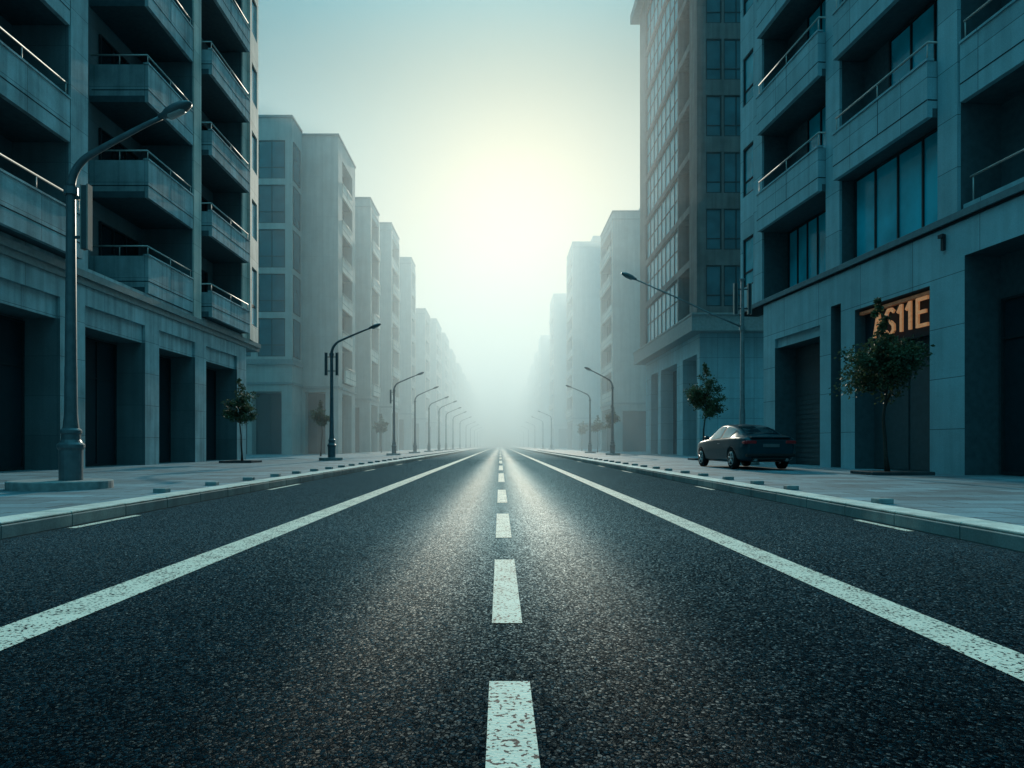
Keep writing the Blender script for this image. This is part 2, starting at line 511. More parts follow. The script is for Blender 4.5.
# ------------------------------------------------------------------ building pieces
def window(fr, u0, u1, z0, z1, d, parent, nx=2, nz=1, gm='glass_dark', fm='frame', t=.07, dep=.1, zsplit=None, name='window'):
    b = MB()
    b.box(fr, u0, u0 + t, d, d + dep, z0, z1); b.box(fr, u1 - t, u1, d, d + dep, z0, z1)
    b.box(fr, u0 + t, u1 - t, d, d + dep, z0, z0 + t); b.box(fr, u0 + t, u1 - t, d, d + dep, z1 - t, z1)
    for i in range(1, nx):
        u = u0 + (u1 - u0) * i / nx
        b.box(fr, u - t / 2, u + t / 2, d, d + dep * .9, z0 + t, z1 - t)
    zz = zsplit if zsplit else [z0 + (z1 - z0) * j / nz for j in range(1, nz)]
    for z in zz:
        b.box(fr, u0 + t, u1 - t, d, d + dep * .8, z - t / 2, z + t / 2)
    o = obj(name, b, M[fm], parent)
    g = MB()
    g.box(fr, u0 + t * .5, u1 - t * .5, d - .02, d + dep * .4, z0 + t * .5, z1 - t * .5)
    obj('pane', g, M[gm], o)
    return o

def railing(fr, pts, z, parent, posts, zb, r=.035):
    b = MB()
    b.tube([fr.p(u, d, z) for u, d in pts], r, 8)
    for u, d in posts:
        b.tube([fr.p(u, d, zb), fr.p(u, d, z)], r * .55, 6)
    return obj('handrail', b, M['rail'], parent)

def balcony(fr, u0, u1, z, h, rail, dfront, dback, parent, mat, near_end=True, far_end=True, th=.16, tint=None):
    """slab + parapet (+ handrail child); u0 is the end nearer the street's start"""
    b = MB()
    b.cur = 2  # slab and underside take the dark recess colour as painted shade
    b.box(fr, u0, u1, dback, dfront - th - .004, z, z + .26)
    b.cur = 0
    b.box(fr, u0, u1, dfront - th, dfront, z, z + h)                      # front panel
    if near_end: b.box(fr, u0, u0 + th, dback, dfront - th - .004, z + .262, z + h)
    if far_end: b.box(fr, u1 - th, u1, dback, dfront - th - .004, z + .262, z + h)
    # capping and a shadow groove below it
    b.box(fr, u0 - .03, u1 + .0, dfront - th - .03, dfront + .035, z + h + .002, z + h + .07)
    b.cur = 1
    b.box(fr, u0 + .002, u1, dfront + .001, dfront + .006, z + .48, z + .515)
    um = u0 + (u1 - u0) * .47
    b.box(fr, um, um + .022, dfront + .001, dfront + .005, z + .52, z + h - .01)
    if near_end:
        b.box(fr, u0 - .006, u0 - .001, dback + .1, dfront - .01, z + .48, z + .515)
    b.cur = 0
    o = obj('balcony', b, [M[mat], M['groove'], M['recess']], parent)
    pts = [(u0 + .06, dfront - .08), (u1 - .06, dfront - .08)]
    posts = []
    n = max(2, int((u1 - u0) / 1.9) + 1)
    for i in range(n):
        posts.append((u0 + .1 + (u1 - u0 - .2) * i / (n - 1), dfront - .08))
    if near_end:
        pts = [(u0 + .06, dback + .05)] + pts
        posts.append((u0 + .06, (dback + dfront) / 2))
    railing(fr, pts, z + rail, o, posts, z + h)
    return o

# ------------------------------------------------------------------ left building beside the camera
XL = -14.6
FL = Fr((XL, 0, 0), (0, 1, 0), (1, 0, 0))
b1 = thing('apartment_block', 'grey concrete block nearest on the left, projecting balconies above a deep colonnade', 'building', (XL - 8, 25, WALK))
bs = [7.28 + 3.96 * k for k in range(6)]
holes = []
ops = [(6.2, 10.6), (11.6, 16.0), (17.4, 22.66), (24.03, 28.09), (29.24, 32.7), (33.92, 37.9)]
for a, b in ops:
    holes += [(a, b, 0.1, 5.2, 1.25), (a, b, 5.2, 5.92, .13)]
mb = MB()
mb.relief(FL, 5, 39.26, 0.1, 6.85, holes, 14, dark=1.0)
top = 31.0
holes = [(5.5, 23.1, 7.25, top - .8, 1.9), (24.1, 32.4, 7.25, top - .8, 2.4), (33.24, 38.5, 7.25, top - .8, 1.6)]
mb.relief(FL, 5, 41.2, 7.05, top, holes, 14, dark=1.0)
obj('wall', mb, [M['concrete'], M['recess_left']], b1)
# the far end bay: sunlight put into its pale colour and its turned face
FE = Fr((XL + .24, 39.24, 0), (-.11, 1, 0), (1, .11, 0))
mb = MB()
eh = [(.40, 1.62, z + 1.9, z + 4.1, .14) for z in [3.32 + 3.96 + 3.96 * k for k in range(-1, 5)] if z > 5]
eh = [(.40, 1.62, 8.0, 9.2, .14)] + eh
mb.relief(FE, 0, 1.95, 7.08, top - .1, eh, .20)
obj('end_bay', mb, M['sunlit_tint'], b1)
for h_ in eh:
    window(FE, h_[0] + .02, h_[1] - .02, h_[2] + .02, h_[3] - .02, -.135, b1, nx=1, gm='glass_blue', dep=.06)
mb = MB()
mb.box(FL, 4.9, 41.26, -1.0, .16, 6.83, 7.07)
mb.box(FL, 4.9, 41.24, -1.0, .07, 6.60, 6.828)
obj('ledge', mb, M['ledge'], b1)
mb = MB(); mb.box(FL, 4.9, 41.35, -2, .25, top + .002, top + .3)
obj('cornice', mb, M['ledge'], b1)
# pilaster strips that stand a little proud, with their joints
for u0, u1 in ((23.12, 24.08), (32.42, 33.22), (38.52, 39.2)):
    mb = MB(); mb.box(FL, u0, u1, .002, .07, 7.08, top - .1)
    obj('pilaster', mb, M['concrete'] if u0 < 30 else M['sunlit_tint'], b1)  # farther strips: sunlight put into the paler colour
for a, b in ops:
    window(FL, a + .05, b - .05, .2, 5.1, -1.245, b1, nx=3, nz=1, gm='door', zsplit=[3.6], name='door')
for z in bs:
    balcony(FL, 6.0, 23.08, z, 1.45, 1.97, .5 if z < 8 else .06, -1.9, b1, 'concrete', near_end=False, far_end=z < 8)
    window(FL, 8, 12, z + .3, z + 3.3, -1.895, b1, nx=3)
    window(FL, 14, 19.5, z + .3, z + 3.3, -1.895, b1, nx=4)
    balcony(FL, 28.25, 32.36, z, 1.55, 1.97, .05, -2.4, b1, 'concrete', far_end=False)
    window(FL, 28.9, 31.9, z + .3, z + 3.2, -2.395, b1, nx=3)
    window(FL, 25.2, 26.6, z + 1.2, z + 3.2, -2.395, b1, nx=1)
    balcony(FL, 33.42, 38.46, z, 1.2, 1.62, .5, -1.6, b1, 'concrete', far_end=False)
    window(FL, 34.4, 37.6, z + .3, z + 3.2, -1.595, b1, nx=3)

# ------------------------------------------------------------------ right building beside the camera
k_ = math.sqrt(1 + .085 ** 2)
FRt = Fr((14.34, 0, 0), (-.085, 1, 0), (-1, -.085, 0))
U = lambda Y: Y * k_
r1 = thing('office_block', 'dark teal concrete block nearest on the right, wide windows and the lit shop sign opening', 'building', (19, 20, WALK))
mb = MB()
holes = [(U(9), U(18.73), .1, 6.2, 1.05), (U(20.07), U(23.71), .1, 5.68, .8), (U(24.54), U(25.17), .1, 6.1, .5),
         (U(25.9), U(29.4), .1, 5.17, 1.0), (U(25.9), U(29.4), 5.17, 5.55, .12)]
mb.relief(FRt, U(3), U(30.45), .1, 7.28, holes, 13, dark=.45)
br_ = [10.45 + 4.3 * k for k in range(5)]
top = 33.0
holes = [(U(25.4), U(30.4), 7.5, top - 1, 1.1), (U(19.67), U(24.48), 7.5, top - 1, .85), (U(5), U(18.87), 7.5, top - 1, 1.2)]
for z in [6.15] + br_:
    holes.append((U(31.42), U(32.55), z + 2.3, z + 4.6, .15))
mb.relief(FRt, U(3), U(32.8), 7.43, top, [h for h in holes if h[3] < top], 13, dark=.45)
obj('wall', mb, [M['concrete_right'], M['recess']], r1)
mb = MB(); mb.box(FRt, U(2.9), U(32.85), -1.0, .10, 7.26, 7.45)
mb.cur = 1; mb.box(FRt, U(2.95), U(32.82), -.9, .03, 7.18, 7.258); mb.cur = 0
obj('ledge', mb, [M['ledge_right'], M['groove']], r1)
mb = MB(); mb.box(FRt, U(2.9), U(32.9), -2.0, .22, top + .002, top + .3)
obj('cornice', mb, M['ledge_right'], r1)
for a, b in ((30.42, 31.28), (24.5, 25.38), (18.9, 19.65)):
    mb = MB(); mb.box(FRt, U(a), U(b), .002, .08, 7.46, top - .2)
    obj('pilaster', mb, M['concrete_right'], r1)
for z in [6.15] + br_:
    if z + 4.6 < top:
        window(FRt, U(31.44), U(32.53), z + 2.32, z + 4.58, -.145, r1, nx=1, gm='glass_teal', zsplit=[z + 3.0])
# first-floor glazing
window(FRt, U(25.5), U(30.2), 7.5, 10.42, -1.095, r1, nx=6, gm='glass_blue')
window(FRt, U(19.72), U(24.3), 7.5, 10.42, -.45, r1, nx=4, gm='glass_blue')
window(FRt, U(12), U(16.5), 7.5, 10.4, -1.195, r1, nx=3, gm='glass_blue')
for z in br_:
    balcony(FRt, U(25.42), U(30.36), z, 1.62, 2.2, .36, -1.1, r1, 'concrete_right', far_end=True)
    window(FRt, U(25.6), U(28.6), z + 1.0, z + 4.2, -1.095, r1, nx=3, gm='glass_blue')
    balcony(FRt, U(19.7), U(24.44), z, 1.62, 2.2, .36, -.85, r1, 'concrete_right', far_end=True)
    window(FRt, U(19.8), U(23.0), z + .9, z + 4.2, -.845, r1, nx=3, gm='glass_blue')
    balcony(FRt, U(5), U(18.84), z, 1.6, 2.2, .05, -1.2, r1, 'concrete_right', near_end=False, far_end=True)
    window(FRt, U(8), U(17.2), z + .6, z + 4.1, -1.195, r1, nx=6, gm='glass_blue')
mb = MB()
rl = MB(); rl.box(FRt, U(6), U(18.8), -.3, -.02, 7.452, 7.62)
p_ = obj('sill', rl, M['concrete_right'], r1)
railing(FRt, [(U(6), -.15), (U(18.7), -.15)], 8.35, p_, [(U(18.6 - 2.2 * i), -.15) for i in range(6)], 7.6)
# ground-floor infill
window(FRt, U(9.1), U(18.6), .2, 5.0, -1.045, r1, nx=5, gm='door', zsplit=[3.9], name='door')
mb = MB(); mb.box(FRt, U(25.95), U(29.35), -.995, -.93, .2, 5.1)
for i in range(24):
    mb.box(FRt, U(25.95), U(29.35), -.928, -.915, .3 + .2 * i, .44 + .2 * i)
obj('roller_shutter', mb, M['shutter'], r1)
mb = MB(); mb.box(FRt, U(20.1), U(23.68), -.795, -.70, .2, 4.3)
mb.box(FRt, U(21.9), U(21.94), -.698, -.66, .2, 4.3)
obj('roller_shutter', mb, M['shutter'], r1)
mb = MB(); mb.box(FRt, U(24.56), U(25.15), -.495, -.44, .2, 6.0)
obj('door', mb, M['shutter'], r1)
# small dark wall fitting above the near pier
mb = MB(); mb.box(FRt, U(19.42), U(19.52), .01, .09, 6.55, 7.0); mb.box(FRt, U(19.38), U(19.56), .085, .15, 6.9, 7.0)
obj('wall_bracket', mb, M['frame'], r1)

# shop sign: five copper letters under a strip
sg = thing('shop_sign', 'copper coloured letters AS11E glowing in the dark opening of the right block', 'sign', FRt.p(U(21.5), -.3, 4.6))
mb = MB(); mb.box(FRt, U(20.12), U(23.66), -.46, -.36, 4.32, 5.66)
obj('sign_board', mb, M['door'], sg)
mb = MB(); mb.box(FRt, U(20.1), U(23.69), -.30, -.16, 5.50, 5.60)
obj('trim_strip', mb, M['copper_trim'], sg)
GLYPH = {'A': [[(0, 0), (.42, 1)], [(.46, 1), (.88, 0)], [(.20, .30), (.68, .30)]],
         'S': [[(.86, .86), (.66, .96), (.30, .96), (.08, .82), (.10, .64), (.34, .53), (.62, .46), (.86, .34), (.88, .16), (.66, .03), (.28, .03), (.05, .15)]],
         '1': [[(.62, 0), (.62, 1)], [(.60, .97), (.05, .72)]],
         'E': [[(.10, 0), (.10, 1)], [(.10, .945), (.95, .945)], [(.10, .51), (.80, .51)], [(.10, .055), (.95, .055)]]}
def letter(ch, u_left, w, z0, h, sw=.105):
    b = MB()
    lift = 0.0
    for line in GLYPH[ch]:
        for (x0, y0), (x1, y1) in zip(line, line[1:]):
            p, q = Vector((x0 * w, y0 * h)), Vector((x1 * w, y1 * h))
            t_ = (q - p).normalized()
            e_ = .02 if len(line) > 2 else 0
            p, q = p - t_ * e_, q + t_ * e_
            n_ = Vector((-t_.y, t_.x)) * sw / 2
            lift += .0015
            ring = [p + n_, q + n_, q - n_, p - n_]
            f0 = [FRt.p(u_left - v.x, -.17, z0 + v.y) for v in ring]
            f1 = [FRt.p(u_left - v.x, -.11 + lift, z0 + v.y) for v in ring]
            b.face(f1)
            for i in range(4):
                b.face([f0[i], f0[(i + 1) % 4], f1[(i + 1) % 4], f1[i]])
    obj('letter', b, M['copper'], sg)
letter('A', U(22.84), .46, 4.58, .80)
letter('S', U(22.26), .46, 4.56, .84)
letter('1', U(21.68), .30, 4.57, .86)
letter('1', U(21.28), .30, 4.57, .88)
letter('E', U(20.82), .54, 4.56, .90)

# ------------------------------------------------------------------ left: second building with a glazed wing
b2 = thing('apartment_block', 'tall pale block behind the nearest left block, with a glazed wing facing the camera', 'building', (XL - 4, 66, WALK))
FB = Fr((0, 61.6, 0), (1, 0, 0), (0, -1, 0))
mb = MB()
H2 = 28.9
mb.relief(FB, -17.86, XL, .1, H2, [(-17.6, -15.75, .1, 5.8, .9)], 1.2)
holes = [(62.9 + .3, 67.5, 6.7, H2 - 1.6, .9), (63.2, 67.2, .1, 5.8, .9)]
mb.relief(FL, 62.803, 68.8, .1, H2, holes, 12)
obj('wall', mb, M['concrete_far'], b2)
mb = MB()
mb.box(FB, -18, XL + .08, -1.2, .08, H2 + .002, H2 + .18); mb.box(FL, 62.81, 68.9, -3, .08, H2 + .002, H2 + .18)
obj('cornice', mb, M['ledge'], b2)
mb = MB()
mb.box(FB, -17.84, XL + .1, -1.0, .12, 6.1, 6.3); mb.box(FL, 62.81, 68.85, -.5, .12, 6.1, 6.3)
obj('ledge', mb, M['ledge'], b2)
for k in range(6):
    z = 6.75 + 3.45 * k
    if z + 3 < H2 - 1:
        balcony(FL, 63.22, 67.48, z, 1.15, 1.45, .03 if k else .35, -.9, b2, 'sunlit_tint', near_end=False, far_end=False)  # parapets carry sunlight in their pale colour
        window(FL, 63.4, 67.3, z + .3, z + 3.3, -.895, b2, nx=3)
window(FL, 63.3, 67.1, .2, 5.7, -.895, b2, nx=2, gm='glass_dark', name='door')
window(FB, -17.55, -15.8, .2, 5.7, -.895, b2, nx=2, gm='glass_dark', name='door')
# glazed wing
FG = Fr((0, 58.6, 0), (1, 0, 0), (0, -1, 0))
mb = MB()
holes = []
zs = [8.6 + 3.82 * k for k in range(5)]
cols = [(-20.8, -18.45), (-23.9, -21.4), (-27, -24.5), (-30.1, -27.6)]
for a, b in cols:
    for z in zs: holes.append((a, b, z, z + 3.3, .18))
    holes.append((a - .5, b - .3, .1, 5.6, 1.0))
mb.relief(FG, -31, -17.86, .1, 29.1, holes, 2.99)
mb.box(W, -31, -17.9, 61.6, 74, .1, 28.8)
obj('wing_wall', mb, M['concrete_far'], b2)
mb = MB(); mb.box(FG, -31.1, -17.78, -2.9, .1, 29.102, 29.3)
obj('cornice', mb, M['ledge'], b2)
mb = MB(); mb.box(FG, -31.1, -17.72, -2.9, .16, 7.9, 8.35)
mb.box(FG, -31.1, -17.76, -2.9, .08, 6.2, 6.4)
obj('ledge', mb, M['ledge'], b2)
for a, b in cols[:3]:
    for z in zs:
        window(FG, a + .01, b - .01, z + .01, z + 3.29, -.175, b2, nx=2, zsplit=[z + 1.0], gm='glass_slate')
    window(FG, a - .45, b - .35, .2, 5.5, -.995, b2, nx=2, name='door')
FS = Fr((-17.86, 0, 0), (0, 1, 0), (1, 0, 0))
for z in zs:
    window(FS, 58.95, 60.9, z, z + 3.3, .003, b2, nx=1, gm='glass_slate', dep=.06)

# ------------------------------------------------------------------ right: glass tower
XR = 13.9
FR2 = Fr((XR, 0, 0), (0, 1, 0), (-1, 0, 0))
FR2f = Fr((0, 48.2, 0), (1, 0, 0), (0, -1, 0))
r2 = thing('glass_tower', 'tall tower on the right with teal curtain glass over a jutting slab', 'building', (XR + 6, 57, WALK))
mb = MB()
Ht = 43.6
holes = []
fl = [10.3 + 4.0 * k for k in range(8)]
for z in fl:
    holes.append((53.5, 65.2, z + .25, z + 3.75, .22))
    holes.append((50.1, 53.2, z + .25, z + 3.75, .9))
mb.relief(FR2, 48.2 + 1.2, 67.8, 10.1, Ht, holes, 13)
holes = []
for z in fl:
    holes += [(14.55, 15.65, z + .5, z + 3.4, .15), (15.8, 17.6, z + .5, z + 3.4, .15), (18.2, 20.5, z + .5, z + 3.4, .15)]
mb.relief(FR2f, XR, 26.9, 10.1, Ht, holes, 1.197)
obj('wall', mb, M['concrete_brown'], r2)
mb = MB(); mb.box(W, XR - .5, 27, 47.7, 68.4, 9.0, 10.098)
mb.box(W, XR - .55, 27, 47.6, 68.5, 10.1, 10.24)
obj('ledge', mb, M['ledge'], r2)
mb = MB(); mb.box(W, XR - .7, 27, 47.5, 69.2, Ht + .002, Ht + .9)
obj('cornice', mb, M['ledge'], r2)
for z in fl:
    window(FR2, 53.52, 65.18, z + .27, z + 3.73, -.215, r2, nx=8, gm='glass_teal', zsplit=[z + 2.1], t=.09)
    window(FR2, 50.5, 52.9, z + .4, z + 3.6, -.895, r2, nx=2, gm='glass_blue')
    for a, b in ((14.55, 15.65), (15.8, 17.6), (18.2, 20.5)):
        window(FR2f, a + .01, b - .01, z + .51, z + 3.39, -.145, r2, nx=1 if b - a < 1.5 else 2, gm='glass_slate', zsplit=[z + 1.3])
FRg = Fr((14.3, 0, 0), (0, 1, 0), (-1, 0, 0))
mb = MB()
mb.relief(FRg, 48.9, 66.9, .1, 8.998, [(49.6, 53.4, .1, 7.6, 1.2), (55.2, 60.7, .1, 7.6, 1.2), (61.8, 64.7, .1, 7.6, 1.2)], 12)
obj('base_wall', mb, M['concrete_right'], r2)
for a, b in ((49.6, 53.4), (55.2, 60.7), (61.8, 64.7)):
    window(FRg, a + .04, b - .04, .2, 7.5, -1.195, r2, nx=2, gm='door', name='door', zsplit=[4.0])

# ------------------------------------------------------------------ the rows of buildings that follow
def row_building(side, y0, y1, H, label, wide=18, detail=True, proj=0.0, pitch=3.5):
    X = (XL if side < 0 else XR) + (-side) * proj
    t = thing('apartment_block', label, 'building', (X + side * 5, (y0 + y1) / 2, WALK),
              'pale blocks along the left side' if side < 0 else 'pale blocks along the right side')
    fr = Fr((X, 0, 0), (0, 1, 0), (-side, 0, 0))
    a, b = y0 + .55, y1 - .7
    for e0, e1 in ((y0 + .02, y0 + .5), (y1 - .65, y1 - .03)):
        mb = MB(); mb.box(fr, e0, e1, .002, .10, 6.24, H - .97)
        obj('pilaster', mb, M['sunlit_tint'], t)  # edge strips added to carry painted sunlight
    hs = [(a, b, 6.6, H - 1.7, .8), (a + .2, b - .2, .1, 5.6, .8)]
    mb = MB()
    mb.relief(fr, y0, y1, .1, H, hs, wide)
    if detail:                                    # stair tower set back on the roof
        mb.box(fr, y0 + 1.5, y1 - 1.2, -9, -4, H + .003, H + 1.7)
    obj('wall', mb, M['concrete_far'], t)
    mb = MB()
    mb.box(fr, y0 - .06, y1 + .06, -wide, .07, H - .95, H - .84)
    mb.box(fr, y0 - .08, y1 + .06, -wide, .1, H + .002, H + .15)
    obj('cornice', mb, M['ledge'], t)
    mb = MB(); mb.box(fr, y0 - .08, y1 + .06, -wide, .12, 6.0, 6.22)
    obj('ledge', mb, M['ledge'], t)
    n = int((H - 1.9 - 6.6) / pitch)
    for k in range(n):
        z = 6.62 + (H - 1.75 - 6.6) / n * k
        hh = (H - 1.75 - 6.6) / n
        if detail:
            rr = random.random()
            balcony(fr, a + .02, b - .02, z, 1.1, 1.4, .04 if rr > .3 else .3, -.8, t, 'sunlit_tint', near_end=False, far_end=False)  # parapets in the painted sunlit colour
            window(fr, a + .1, b - .1, z + .3, z + hh - .05, -.795, t, nx=3 + int(rr * 2))
        else:
            mb = MB(); mb.box(fr, a + .01, b - .01, -.79, .03, z, z + 1.2)
            obj('balcony', mb, M['concrete_far'], t)
    if detail:
        window(fr, a + .25, b - .25, .2, 5.5, -.795, t, nx=3, name='door')
        # shallow shopfront opening on the end wall
        fe = Fr((0, y0, 0), (1, 0, 0), (0, -1, 0))
        xa, xb = sorted((X + side * 1.2, X + side * 5.2))
        window(fe, xa, xb, .2, 5.2, .003, t, nx=2, name='door', dep=.07)
    return t

row_building(-1, 76.7, 82.4, 28.7, 'narrow pale block, next down the left row after the glazed wing, tiled with small balconies')
row_building(-1, 91.5, 98.7, 30.7, 'second narrow pale block after the glazed wing on the left, roof step above its neighbour')
row_building(-1, 112, 117.5, 31.7, 'third narrow pale block after the glazed wing on the left, paler in the haze')
row_building(-1, 133, 142, 27.5, 'hazy flat-roofed block in the middle of the left row, lower than the one before it')
ords = ['fifth', 'sixth', 'seventh', 'eighth', 'ninth', 'tenth', 'eleventh', 'twelfth', 'thirteenth', 'fourteenth']
for k, (a, b, h) in enumerate([(156, 170, 29.8), (180, 196, 30.5), (208, 226, 30), (243, 262, 30), (277, 300, 30), (322, 350, 31), (376, 410, 30), (445, 490, 31), (540, 600, 30), (670, 760, 31)]):
    row_building(-1, a, b, h, ords[k] + ' block after the glazed wing on the left, a faint shape in the haze', detail=k < 2)
row_building(1, 84, 94, 29.7, 'pale plain-sided block standing directly after the glass tower on the right')
row_building(1, 130, 141.7, 39.6, 'taller pale block, second after the glass tower on the right')
row_building(1, 176, 190, 39.9, 'third block after the glass tower on the right, stepping down in the haze', detail=True)
for k, (a, b, h) in enumerate([(231, 246, 38), (264, 280, 37), (297, 314, 36), (327, 350, 34.5), (395, 425, 35), (475, 515, 35), (593, 650, 35), (730, 800, 35)]):
    row_building(1, a, b, h, ['fourth', 'fifth', 'sixth', 'seventh', 'eighth', 'ninth', 'tenth', 'eleventh'][k] + ' block after the glass tower on the right, a faint shape in the haze', detail=False)

# ------------------------------------------------------------------ street lamps
def make_lamp(arm, label, paint='lamp', sides=(-1, 1), pole_top=5.7, rise=1.36, tall=False, panel_z=(4.55, 5.75)):
    t = thing('street_lamp', label, 'street lamp')
    b = MB()
    b.lathe([(.20, .0), (.205, .62), (.215, .64), (.235, .67), (.235, .73), (.19, .77), (.165, .82), (.165, .92), (.185, .95), (.185, 1.0), (.14, 1.04),
             (.115, 1.3), (.106, 2.2)], 20, (0, 0, .1))
    obj('base', b, M[paint], t)
    pt = pole_top + 1.9 if tall else pole_top
    b = MB()
    b.lathe(list([((.104, 2.29), (.088, pt * .8), (.080, pt)), ((.09, 2.29), (.074, pt * .8), (.066, pt))][tall]) + ([(.09, pt + .02), (.11, pt + .1), (.02, pt + .16)] if tall else []), 16, (0, 0, 0))
    b.lathe([(.125, pole_top - .12), (.125, pole_top + .02)], 16)
    obj('pole', b, M[paint], t)
    # arm: bends out of the pole, then climbs gently to the head
    b = MB()
    pts, rad = [], []
    if tall:
        pts = [(0, 0, pole_top), (arm * .25, 0, pole_top + rise * .26), (arm * .55, 0, pole_top + rise * .60), (arm - .5, 0, pole_top + rise * .97)]
        rad = [.042, .036, .031, .028]
    else:
        for i in range(9):
            th = R(62) * i / 8
            pts.append((.75 * (1 - math.cos(th)), 0, pole_top + .75 * math.sin(th)))
            rad.append(.078 - .018 * i / 8)
        x0, z0 = pts[-1][0], pts[-1][2]
        zt = pole_top + rise
        for i in range(1, 7):
            s = i / 6
            x = x0 + (arm - .55 - x0) * s
            z = z0 + (zt - z0) * (1 - (1 - s) ** 1.08)
            pts.append((x, 0, z)); rad.append(.06 - .018 * s)
    b.tube(pts, rad, 12)
    obj('arm', b, M[paint], t)
    # cobra head
    e = Vector(pts[-1]); d = (Vector(pts[-1]) - Vector(pts[-2])).normalized()
    b = MB()
    hp, hr = [], []
    for s, wy, hz in ((-.06, .05, .05), (.04, .075, .06), (.14, .13, .085), (.30, .165, .095), (.46, .15, .085), (.58, .095, .05), (.62, .03, .02)):
        hp.append(e + d * s + Vector((0, 0, .02))); hr.append((wy, hz))
    b.tube(hp, hr, 16)
    h = obj('lamp_head', b, M[paint], t)
    b = MB()
    b.tube([e + d * s + Vector((0, 0, -.065)) for s in (.14, .18, .42, .48)], [(.06, .02), (.11, .03), (.10, .03), (.05, .02)], 12)
    obj('lens', b, M['lamp_lens'], h)
    # pair of narrow banner boxes either side of the pole
    for s in sides:
        b = MB()
        z0, z1 = panel_z
        b.box(W, s * .22, s * .35, -.06, .06, z0, z1)
        b.box(W, s * .06, s * .22, -.02, .02, z0 + .2, z0 + .25); b.box(W, s * .06, s * .22, -.02, .02, z1 - .25, z1 - .2)
        p = obj('banner_panel', b, M['panel'], t)
        b = MB()
        xi, xo = (s * .335, s * .365)
        b.box(W, xi, xo, -.075, .075, z0 - .02, z1 + .02)
        b.box(W, s * .215, s * .235, -.07, .07, z0 - .01, z1 + .01)
        obj('panel_edge', b, M['panel_edge'], p)
    b = MB()
    b.lathe([(.62, -.01), (.62, .135), (.60, .15)], 40, (-.05, 0, 0), sx=1.0)
    obj('foot_slab', b, M['pad'], t)
    return t

l1 = make_lamp(2.28, 'tall dark curved-arm lamp nearest on the left, standing on a round concrete pad', sides=(1,))
l1.location = (-8.17, 13.0, WALK)
for ch in l1.children:
    if ch.name.startswith('foot_slab'):
        for v in ch.data.vertices:
            v.co.x = v.co.x * 1.45 - .12
            v.co.y *= 1.3
std = make_lamp(2.6, 'dark curved-arm lamp in front of the glazed wing on the left')
std.location = (-9.0, 36.5, WALK)
std['group'] = 'curved-arm lamps along the left pavement'
def strip_panels(lamp, keep):
    """the farther lamps carry one banner box or none"""
    for ch in [c for c in lamp.children if c.name.startswith('banner_panel')][keep:]:
        for g in list(ch.children):
            bpy.data.objects.remove(g)
        bpy.data.objects.remove(ch)
ln = [(394, 8.6), (415, 8.6), (429, 8.6), (439, 8.5), (446, 8.5), (453, 8.5), (460, 8.5), (466, 8.5), (470.5, 8.5), (474.5, 8.5), (477.5, 8.5), (480, 8.5)]
words_ = ['third', 'fourth', 'fifth', 'sixth', 'seventh', 'eighth', 'ninth', 'tenth', 'eleventh', 'twelfth', 'thirteenth', 'fourteenth']
for k, (px, x) in enumerate(ln):
    o = copy_tree(std)
    o.location = (-x, x * F / (500 - px), WALK)
    o.rotation_euler.z = random.uniform(-.08, .08)
    s = .93 + random.uniform(-.02, .03)
    o.scale = (s, s, s)
    strip_panels(o, 1 if k == 0 else 0)
    o['label'] = words_[k] + ' curved-arm lamp along the left pavement, counted from the camera'
rl1 = make_lamp(4.95, 'dark lamp with a long thin arm rising behind the parked car', 'lamp_grey', pole_top=5.7, rise=2.05, tall=True, panel_z=(6.25, 7.5))
rl1.location = (10.05, 28.3, WALK)
rl1.rotation_euler.z = math.pi
rn = [(612.5, 9.3), (590, 9.3), (551.5, 9.3), (543, 9.3), (535, 9.3), (528.5, 9.3), (523.5, 9.3), (520, 9.3), (517, 9.3), (515, 9.3)]
for k, (px, x) in enumerate(rn):
    o = copy_tree(std)
    o.location = (x, x * F / (px - 500), WALK)
    o.rotation_euler.z = math.pi + (.35 if k == 0 else 0)
    s = .96 if k else .98
    o.scale = (s, s, s)
    strip_panels(o, 0)
    o['group'] = 'curved-arm lamps along the right pavement'
    o['label'] = ['second', 'third', 'fourth', 'fifth', 'sixth', 'seventh', 'eighth', 'ninth', 'tenth', 'eleventh'][k] + ' curved-arm lamp along the right pavement, counted from the camera'

